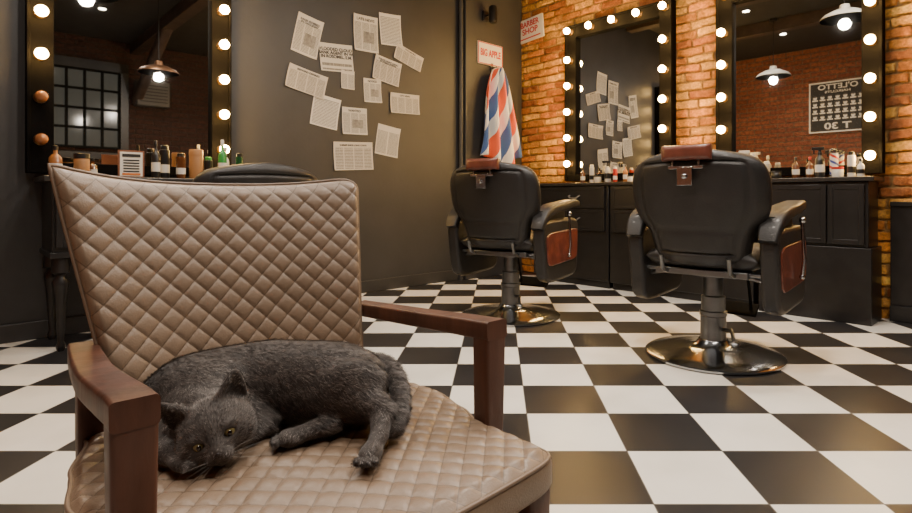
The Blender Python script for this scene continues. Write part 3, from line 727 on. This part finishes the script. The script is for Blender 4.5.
ph=pos*np.array([230,230,230]); cl=np.sin(ph[:,0]*.7+1.7*np.sin(ph[:,1]*.7))*np.sin(ph[:,2]*1.2+1.3*np.sin(ph[:,0]*.5))+.6*np.sin(ph[:,1]*.9+ph[:,2]*.8)
tg=flow-nn*(flow*nn).sum(1)[:,None]; tg/=np.linalg.norm(tg,axis=1)[:,None]+1e-6
sw=np.cross(nn,tg)
dr=tg+sw*(.35*cl)[:,None]+nn*(.30+.10*cl)[:,None]+rng.normal(0,.13,tg.shape); dr/=np.linalg.norm(dr,axis=1)[:,None]
sdv=np.cross(dr,nn); sdv/=np.linalg.norm(sdv,axis=1)[:,None]+1e-6
ln=np.where(hm|lg,.0042,.0085)*rng.uniform(.6,1.25,len(sel)); wv=.00042
tailm=(pos[:,0]>-.178)&(pos[:,2]>.455)&(pos[:,1]>.80); ln[tailm]*=1.25
keep=(pos[:,2]>.441)&(np.linalg.norm(pos-nose,axis=1)>.009)
for e in eyes: keep&=np.linalg.norm(pos-e,axis=1)>.0105
tone=np.clip(np.round(1.0+.9*cl+rng.normal(0,.8,len(pos))),0,2).astype(int)
tone=np.array([1,0,2])[tone]
pos,dr,sdv,ln,nn,tone=[a[keep] for a in(pos,dr,sdv,ln,nn,tone)]
A=pos-nn*.001-C0; v0=A-sdv*wv; v1=A+sdv*wv; v2=A+dr*ln[:,None]
allv=np.stack([v0,v1,v2],1).reshape(-1,3); k=len(pos)
fm=MB(); fm.add(allv.tolist(),np.arange(3*k).reshape(-1,3).tolist()); fm.m=tone.tolist()
fo=fm.obj('fur',[mat('fur_strand',(.088,.075,.068),.5,spec=.35),mat('fur_strand_dark',(.034,.028,.026),.5,spec=.3),mat('fur_strand_pale',(.19,.165,.150),.5,spec=.4)],cat,angle=180,fix=False); fo['kind']='stuff'; fo['label']='short dense grey-brown fur'
M_EYE=mat('cat_eye_amber',(.17,.14,.06),.08,coat=.8,var=.2); M_PUP=mat('cat_pupil',(.003,.003,.003),.05,coat=1)
for sx in(-1,1):
    c=hp(sx*.0195,.0388,.0008)
    eo=MB().ball((0,0,0),.0075,20).obj('eye',M_EYE,cat,angle=180); eo.location=tuple(c-C0)
    MB().ball(tuple(f_*.0045),(.0042,.0036,.0046),14).obj('pupil',M_PUP,eo,angle=180)
M_PAD=mat('paw_pad_dark',(.018,.014,.014),.5)
for (c,fv) in TO[:8]:
    o=MB().ball((0,0,0),(.0030,.0030,.0028),10).obj('paw_pad',M_PAD,cat,angle=180); o.location=tuple(c+fv/np.linalg.norm(fv)*.0045-C0+np.array([0,0,.0012]))
MB().ball(tuple(hp(0,.0605,-.0115)-C0),(.0048,.0036,.0034),14).obj('nose',mat('cat_nose',(.03,.022,.022),.35),cat,angle=180)
M_WH=mat('whisker_grey',(.35,.33,.31),.4)
for sx in(-1,1):
    for k in range(4):
        a=hp(sx*.011,.058,-.018-.002*k); b=hp(sx*(.030),.062,-.013-.007*k); c=hp(sx*.050,.054,-.017-.010*k)
        MB().tube([tuple(a-C0),tuple(b-C0),tuple(c-C0)],[.00022,.00016,.00008],5).obj('whisker',M_WH,cat)

# ------------------------------------------------------------ newspapers on dark wall
papers=[(2.423,2.043,.21,.31,-12,1,'tall yellowed newspaper page','BANK ROBBED\nIN DAYLIGHT'),(2.178,1.917,.29,.22,5,4,'newspaper clipping with bold headline',''),(1.912,2.166,.23,.30,2,1,'newspaper page with photo','LATE NEWS'),
(1.663,2.253,.22,.27,5,3,'pale letter page',''),(1.472,2.043,.30,.14,-17,2,'narrow tilted newspaper clipping','TWO ARE HELD'),(1.704,1.89,.27,.21,-10,2,'wide newspaper clipping','POLICE HUNT GANG\nIN THREE STATES'),
(1.844,1.700,.17,.20,3,1,'small newspaper clipping','NOTICE'),(2.079,1.755,.12,.15,0,0,'tiny newspaper clipping',''),(2.431,1.69,.32,.18,-12,2,'wide tilted newspaper clipping','REWARD OFFERED'),
(2.273,1.475,.23,.25,-9,3,'typed letter sheet',''),(2.015,1.425,.23,.22,2,1,'square clipping with portrait photo','WANTED'),(1.516,1.627,.31,.175,2,2,'landscape clipping with headline','CITY NEWS'),
(1.694,1.285,.23,.26,-8,0,'tilted typed page',''),(2.024,1.137,.36,.23,3,2,'large landscape newspaper clipping','SHERIFF ENDS LONG CHASE')]
for i,(q,z,w_,h_,rt_,mi,lab,hl) in enumerate(papers):
    b=MB(); n=8; vs=[]; yo=-.004-.0035*(i%3)
    for a in range(n+1):
        for c in range(n+1):
            u=a/n-.5; v=c/n-.5
            vs.append((u*w_,yo-.010*abs(u*2)**3*abs(v*2)**2*(.4+.6*((i*37+a)%3)/2),v*h_))
    b.add(vs,[(a*(n+1)+c,(a+1)*(n+1)+c,(a+1)*(n+1)+c+1,a*(n+1)+c+1) for a in range(n) for c in range(n)])
    o=b.obj('newspaper_clipping',M_NEWS[mi],fix=False,angle=180)
    place(o,P(0,q,z),R_DARK,lab+' taped to dark wall','newspaper','newspaper clippings on the dark wall')
    o.rotation_euler=(Matrix.Rotation(R_DARK,3,'Z')@Matrix.Rotation(math.radians(rt_),3,'Y').inverted()).to_euler()
    if i==1:
        text_mesh('headline','FLOODED CLOUD\nBANK AGENT IN W.\nIN ROSOMEL, E.M.',.034,M_INK,o,(0,yo-.002,.035),(math.pi/2,0,0),bold=.0008)
    elif hl:
        nl=hl.count('\n')+1; mx_=max(len(s) for s in hl.split('\n'))
        sz=min(h_*.12,w_*1.25/mx_)
        text_mesh('headline',hl,sz,M_GINK,o,(0,yo-.0015,h_*(.43-.05*nl)),(math.pi/2,0,0),bold=.0004)
# signs
b=MB().box((0,-.008,0),(.34,.016,.22)); o=b.obj('wall_sign',M_PAPER,bevel=.002); place(o,P(.07,.53,2.23),R_DARK,'white rectangular sign with red lettering on black pilaster','sign')
MB().box((0,-.017,.102),(.34,.003,.008)).box((0,-.017,-.102),(.34,.003,.008)).box((-.165,-.017,0),(.008,.003,.20)).box((.165,-.017,0),(.008,.003,.20)).obj('sign_border',M_RED,o)
text_mesh('lettering','BIG APPLE',.095,M_RED,o,(0,-.0175,.005),(math.pi/2,0,0),bold=.003,sx=.66)
b=MB().box((0,-.008,0),(.36,.016,.24)); o=b.obj('wall_sign',M_PAPER,bevel=.002); place(o,P(.20,.05,2.56),R_BRICK,'white sign with red and black lettering on brick wall','sign')
o.rotation_euler=(Matrix.Rotation(R_BRICK,3,'Z')@Matrix.Rotation(math.radians(-5),3,'Y')).to_euler()
text_mesh('lettering','BARBER',.085,M_RED,o,(0,-.0175,.062),(math.pi/2,0,0),bold=.002,sx=.85)
text_mesh('lettering','SHOP',.085,M_RED,o,(0,-.0175,-.015),(math.pi/2,0,0),bold=.002,sx=1.0)
MB().box((0,-.017,-.085),(.28,.003,.012)).obj('sign_rule',M_RED,o)
r=root('wall_spotlight',P(.07,.60,2.60),R_DARK,'small black wall spotlight on pilaster','lamp')
MB().box((0,-.012,0),(.07,.024,.10)).tube([(0,-.02,0),(0,-.10,.0)],.010,10).obj('bracket',M_BLACKW,r,bevel=.003)
MB().lathe([(.03,-.09),(.042,-.08),(.042,.06),(.03,.075)],(0,-.12,0),20).obj('lamp_shade',M_BLACKW,r)
# cape on hook
r=root('barber_cape',P(.075,.49,1.16),R_DARK,'red, white and blue striped barber cape hanging on hook','cape')
b=MB(); NU_,NV_=130,50; vs=[]; uvs=[]
for j in range(NV_+1):
    v=j/NV_; 
    for i in range(NU_+1):
        u=i/NU_; hw_=.03+.085*math.sqrt(max(0,1-v**6))+.170*(1-v)**.8; x=(u-.5)*2*hw_-.02*v+.03*(1-v)*math.sin(3*v+1)
        fold=math.sin(u*math.pi*2*3.6+v*1.6+.9*math.sin(u*5))
        amp=.014+.050*(1-v)**.45
        y=-.085-.06*math.sin(math.pi*u)-amp*(abs(fold)**.7*(1 if fold>0 else -1))-.010*math.sin(u*31+v*3)*(1-v)
        z=.92*v+.050*(1-v)**2*math.sin(u*7+1)
        vs.append((x,y,z)); uvs.append((u,v))
b.add(vs,[(j*(NU_+1)+i,j*(NU_+1)+i+1,(j+1)*(NU_+1)+i+1,(j+1)*(NU_+1)+i) for j in range(NV_) for i in range(NU_)])
o=b.obj('cloth',M_CLOTH,r,angle=180,fix=False)
ul=o.data.uv_layers.new(name='UVMap')
for lp in o.data.loops: ul.data[lp.index].uv=uvs[lp.vertex_index]
sl=o.modifiers.new('solid','SOLIDIFY'); sl.thickness=.004
MB().box((-.02,-.006,.95),(.03,.012,.07)).tube([(-.02,-.01,.94),(-.02,-.06,.92),(-.02,-.075,.95)],.006,8).obj('hook',M_STEEL,r)

# ------------------------------------------------------------ bottles and tools
GL={'green':mat('green_plastic',(.03,.25,.05),.25,coat=.4),'white':mat('white_plastic',(.65,.63,.58),.35),'brown':mat('amber_glass',(.10,.035,.012),.12,coat=.6),
'black':mat('black_plastic',(.015,.015,.015),.3),'clear':mat('frosted_clear_plastic',(.45,.43,.38),.15,coat=.5),'red':mat('red_plastic',(.42,.03,.02),.3),
'wood':mat('turned_wood',(.33,.16,.06),.5),'gold':mat('amber_liquid',(.30,.12,.035),.15,coat=.6),'blue':mat('blue_plastic',(.03,.10,.30),.3),'bottle':mat('dark_green_glass',(.01,.07,.025),.1,coat=.6)}
def bottle(loc,rz,kind,hh,rr,c,cap,label):
    if kind=='spray': prof=[(rr,0),(rr,hh*.55),(rr*.9,hh*.62),(rr*.4,hh*.72),(rr*.4,hh*.76)]
    elif kind=='jar': prof=[(rr*.95,0),(rr,hh*.05),(rr,hh*.75),(rr*.92,hh*.8)]
    elif kind=='flask': prof=[(rr*.9,0),(rr,hh*.04),(rr,hh*.6),(rr*.7,hh*.68),(rr*.33,hh*.74),(rr*.33,hh*.86)]
    else: prof=[(rr*.95,0),(rr,hh*.03),(rr,hh*.84),(rr*.6,hh*.88)]
    names={'spray':'spray_bottle','jar':'jar','flask':'bottle','can':'aerosol_can'}
    o=MB().lathe(prof,(0,0,0),20).obj(names[kind],GL[c],angle=50)
    place(o,loc,rz,label,names[kind].replace('_',' ').replace('spray bottle','bottle').replace('aerosol can','can'))
    if kind=='spray': MB().lathe([(rr*.45,hh*.74),(rr*.45,hh*.82),(rr*.3,hh*.84),(rr*.3,hh*.9)],(0,0,0),14).box((-.012,0,hh*.94),(.075,.022,hh*.10)).box((-.035,0,hh*.86),(.008,.012,.04)).obj('trigger_cap',GL[cap],o,bevel=.002)
    elif kind=='jar': MB().lathe([(rr*1.02,hh*.78),(rr*1.02,hh*.98),(rr*.95,hh)],(0,0,0),20).obj('lid',GL[cap],o)
    elif kind=='flask': MB().lathe([(rr*.4,hh*.85),(rr*.4,hh*.98),(rr*.3,hh)],(0,0,0),16).obj('cap',GL[cap],o)
    else: MB().lathe([(rr*.8,hh*.86),(rr*.8,hh*.97),(rr*.6,hh)],(0,0,0),16).obj('cap',GL[cap],o)
    if kind!='jar':
        lab=GL['white'] if c not in('white','clear') else GL['black']
        MB().lathe([(rr*1.012,hh*.18),(rr*1.012,hh*.42)],(0,0,0),20).obj('paper_label',lab,o)
    return o
items2=[
(.98,.20,'flask',.15,.022,'brown','black','amber glass bottle on dark worktop'),(1.06,.17,'can',.17,.022,'white','white','white aerosol can on worktop'),
(1.15,.21,'jar',.07,.035,'clear','black','frosted jar with black lid on worktop'),(1.24,.18,'spray',.20,.03,'clear','black','clear spray bottle on worktop'),
(1.33,.20,'can',.14,.02,'red','white','red can on worktop'),(1.41,.16,'flask',.16,.022,'gold','black','amber liquid bottle on worktop'),(1.50,.21,'jar',.06,.035,'white','black','white jar on worktop'),
(1.60,.18,'can',.15,.022,'white','black','white can with black cap on worktop'),
(2.38,.20,'can',.19,.024,'white','white','white aerosol can beside mirror'),(2.45,.17,'spray',.22,.03,'clear','white','clear spray bottle beside mirror'),(2.52,.21,'flask',.19,.026,'clear','white','clear bottle with white cap on worktop'),
(2.60,.18,'can',.13,.024,'clear','white','squat clear can with white cap on worktop'),(2.68,.22,'jar',.055,.035,'black','black','black pomade jar on worktop'),
(2.80,.20,'flask',.15,.024,'brown','black','brown glass bottle on worktop'),(2.88,.17,'flask',.15,.024,'brown','red','amber tonic bottle with red cap'),(2.955,.22,'spray',.21,.030,'black','black','black spray bottle on worktop'),
(3.06,.22,'jar',.07,.035,'white','red','white jar with red lid on worktop'),(3.13,.18,'can',.17,.024,'white','black','white can with black cap near mirror edge'),(3.19,.22,'flask',.12,.022,'white','black','small white bottle at worktop end')]
for i,(p_,v_,k_,hh,rr,c_,cp,lb) in enumerate(items2): bottle(P(p_,v_,ZT),R_BRICK+i*.7 if k_!='spray' else R_BRICK+.3,k_,hh,rr,c_,cp,lb)
ZC=.911
items1=[(3.97,.22,'flask',.17,.030,'gold','black','amber bottle on black console table'),(3.86,.26,'jar',.13,.036,'wood','black','wooden jar with dark lid on console'),(3.80,.19,'flask',.11,.022,'brown','black','brown bottle on console table'),
(3.50,.25,'flask',.23,.024,'black','black','dark bottle with black cap on console'),(3.44,.19,'can',.21,.028,'black','black','black can with white label on console'),
(3.37,.27,'can',.16,.026,'brown','black','brown can with black cap on console'),(3.27,.22,'jar',.19,.040,'wood','wood','turned wooden jar on console table'),(3.185,.18,'can',.15,.026,'black','green','black can with green cap on console'),(3.13,.27,'flask',.26,.026,'green','white','tall green glass bottle on console'),(3.08,.17,'spray',.22,.026,'white','white','white spray bottle on console'),
(3.02,.26,'can',.18,.024,'bottle','black','dark green can on console'),(2.92,.24,'jar',.09,.034,'black','black','black jar on console')]
for i,(q_,v_,k_,hh,rr,c_,cp,lb) in enumerate(items1): bottle(P(v_,q_,ZC),R_DARK+i*.5,k_,hh,rr,c_,cp,lb)
r=root('display_card',P(.27,3.63,ZC),R_DARK,'small wooden-framed white printed card standing on console table','card')
MB().box((0,0,.080),(.13,.008,.16),rot=None).box((0,.02,.004),(.10,.05,.008)).obj('card_stand',mat('brown_card_edge',(.20,.07,.03),.5),r,bevel=.001)
MB().box((0,-.005,.080),(.112,.003,.140)).obj('card_face',M_PAPER,r)
cp_=MB().box((0,-.0075,.130),(.09,.002,.018),0)
for k_ in range(5): cp_.box((0,-.0075,.102-.016*k_),(.080,.002,.008),0)
cp_.box((0,-.0075,.022),(.09,.002,.012),1).obj('card_print',[M_INK,mat('orange_print',(.55,.16,.03),.6)],r)
def polemat():
    m=bpy.data.materials.new('spiral_stripe'); m.use_nodes=True; nt,b=nodes_of(m)
    tc=nt.nodes.new('ShaderNodeTexCoord'); sp=nt.nodes.new('ShaderNodeSeparateXYZ'); nt.links.new(tc.outputs['Object'],sp.inputs[0])
    an=mnode(nt,'MULTIPLY',mnode(nt,'ARCTAN2',sp.outputs['Y'],sp.outputs['X']),1/(2*math.pi))
    f=mnode(nt,'FRACT',mnode(nt,'ADD',an,mnode(nt,'MULTIPLY',sp.outputs['Z'],12)))
    r=nt.nodes.new('ShaderNodeValToRGB'); r.color_ramp.interpolation='CONSTANT'; e=r.color_ramp.elements
    e[0].color=(.7,.68,.64,1); e[1].position=.3; e[1].color=(.5,.03,.02,1); k=e.new(.5); k.color=(.7,.68,.64,1); k=e.new(.8); k.color=(.03,.06,.3,1)
    nt.links.new(f,r.inputs['Fac']); nt.links.new(r.outputs['Color'],b.inputs['Base Color']); b.inputs['Roughness'].default_value=.3; return m
o=MB().lathe([(.026,.02),(.026,.17)],(0,0,0),20).obj('striped_pole_ornament',polemat()); place(o,P(3.02,.14,ZT),0,'small red, white and blue striped pole ornament on worktop','ornament')
MB().lathe([(.032,0),(.032,.02),(.027,.022)],(0,0,0),20).lathe([(.027,.168),(.032,.17),(.032,.185),(.015,.20)],(0,0,0),20).obj('pole_cap',M_CHROME,o)

# framed board opposite the mirror
r=root('framed_board',P(1.72,QMAX,2.22),R_BRICK+math.pi,'black framed haircut chart with pale heads on brick wall','poster')
MB().box((0,-.012,0),(.80,.024,.80)).obj('board',M_INK,r)
fr=MB()
for sx in(-1,1): fr.box((sx*.39,-.03,0),(.02,.02,.80)); fr.box((0,-.03,sx*.39),(.76,.02,.02))
fr.obj('board_frame',M_PAPER,r)
text_mesh('lettering','O\'LETTO',.11,M_PAPER,r,(0,-.028,.315),(math.pi/2,0,0),bold=.002,sx=1.25)
text_mesh('lettering','HAIRCUTS',.05,M_PAPER,r,(0,-.028,.238),(math.pi/2,0,0),bold=.001,sx=1.5)
text_mesh('lettering','T 30',.14,M_PAPER,r,(0,-.028,-.305),(math.pi/2,0,0),bold=.003,sx=1.4)
gm=MB(); gp=MB()
for i in range(7):
    for j in range(4):
        x=-.315+.105*i; z=.150-.103*j
        gm.ball((x,-.028,z+.010),(.028,.008,.034),12).box((x,-.028,z-.034),(.080,.006,.020)); gp.ball((x,-.033,z+.028),(.027,.008,.015),10)
gm.obj('chart_portraits',M_PAPER,r); gp.obj('chart_hair',M_GINK,r)

# ------------------------------------------------------------ pendants and downlights
def pendant(x,y,z,en,label,shade):
    r=root('pendant_lamp',(x,y,z),0,label,'lamp','industrial pendant lamps')
    MB().tube([(0,0,.13),(0,0,CEIL-z)],.005,8).lathe([(.05,CEIL-z-.03),(.05,CEIL-z)],(0,0,0),16).obj('cord',M_BLACKW,r)
    MB().lathe([(.215,0),(.21,.015),(.18,.045),(.11,.078),(.05,.09),(.04,.14),(.01,.145),(.01,.12),(.035,.085),(.105,.068),(.172,.038),(.206,.004),(.215,0)],(0,0,0),36).obj('lamp_shade',shade,r,angle=60)
    MB().ball((0,0,.030),.033,16).obj('light_bulb',mat('pendant_bulb',(1,.9,.75),.3,emit=(1,.86,.66),estr=60),r)
    l=bpy.data.lights.new('pendant_light','POINT'); l.energy=en; l.color=(1,.88,.76); l.shadow_soft_size=.05
    lo_=bpy.data.objects.new('pendant_light',l); COL.objects.link(lo_); lo_.parent=r; lo_.location=(0,0,-.05)
M_SH=mat('white_enamel_shade',(.7,.68,.62),.35)
pendant(.7,2.7,2.55,70,'white enamel industrial pendant lamp hanging from dark ceiling',M_SH)
pendant(-1.3,2.4,2.42,34,'white enamel pendant lamp above the armchair',M_SH)
pendant(.85,1.65,2.27,32,'bronze metal pendant lamp hanging from ceiling',mat('bronze_shade',(.20,.10,.05),.4,metal=.8))
M_DL=mat('downlight_glow',(1,1,1),.5,emit=(1,.88,.7),estr=30)
for p_ in(1.3,2.9,4.5):
    for q_ in(1.6,3.0,4.4):
        c=P(p_,q_,CEIL)
        r=root('ceiling_downlight',c,0,'small round recessed ceiling spotlight','lamp','ceiling downlights')
        MB().lathe([(.055,-.012),(.055,0)],(0,0,0),20).obj('lamp_ring',M_BLACKW,r)
        MB().lathe([(.04,-.016),(.04,-.012)],(0,0,0),20).obj('light_disc',M_DL,r)
        l=bpy.data.lights.new('downlight','SPOT'); l.energy=115 if p_>2 else 80; l.color=(1,.89,.77); l.spot_size=math.radians(135); l.spot_blend=.8; l.shadow_soft_size=.10
        lo_=bpy.data.objects.new('downlight_lamp',l); COL.objects.link(lo_); lo_.parent=r; lo_.location=(0,0,-.03)

# ------------------------------------------------------------ world + camera
w=bpy.data.worlds.new('World'); SC.world=w; w.use_nodes=True
w.node_tree.nodes['Background'].inputs[0].default_value=(.5,.45,.4,1); w.node_tree.nodes['Background'].inputs[1].default_value=.3
cam=bpy.data.cameras.new('camera'); co=bpy.data.objects.new('camera',cam); COL.objects.link(co)
co.location=(0,0,.80); co.rotation_euler=(math.pi/2,0,0)
cam.sensor_width=36; cam.lens=550/912*36; cam.shift_x=-42/912; cam.shift_y=-59.5/912; cam.clip_start=.02
SC.camera=co
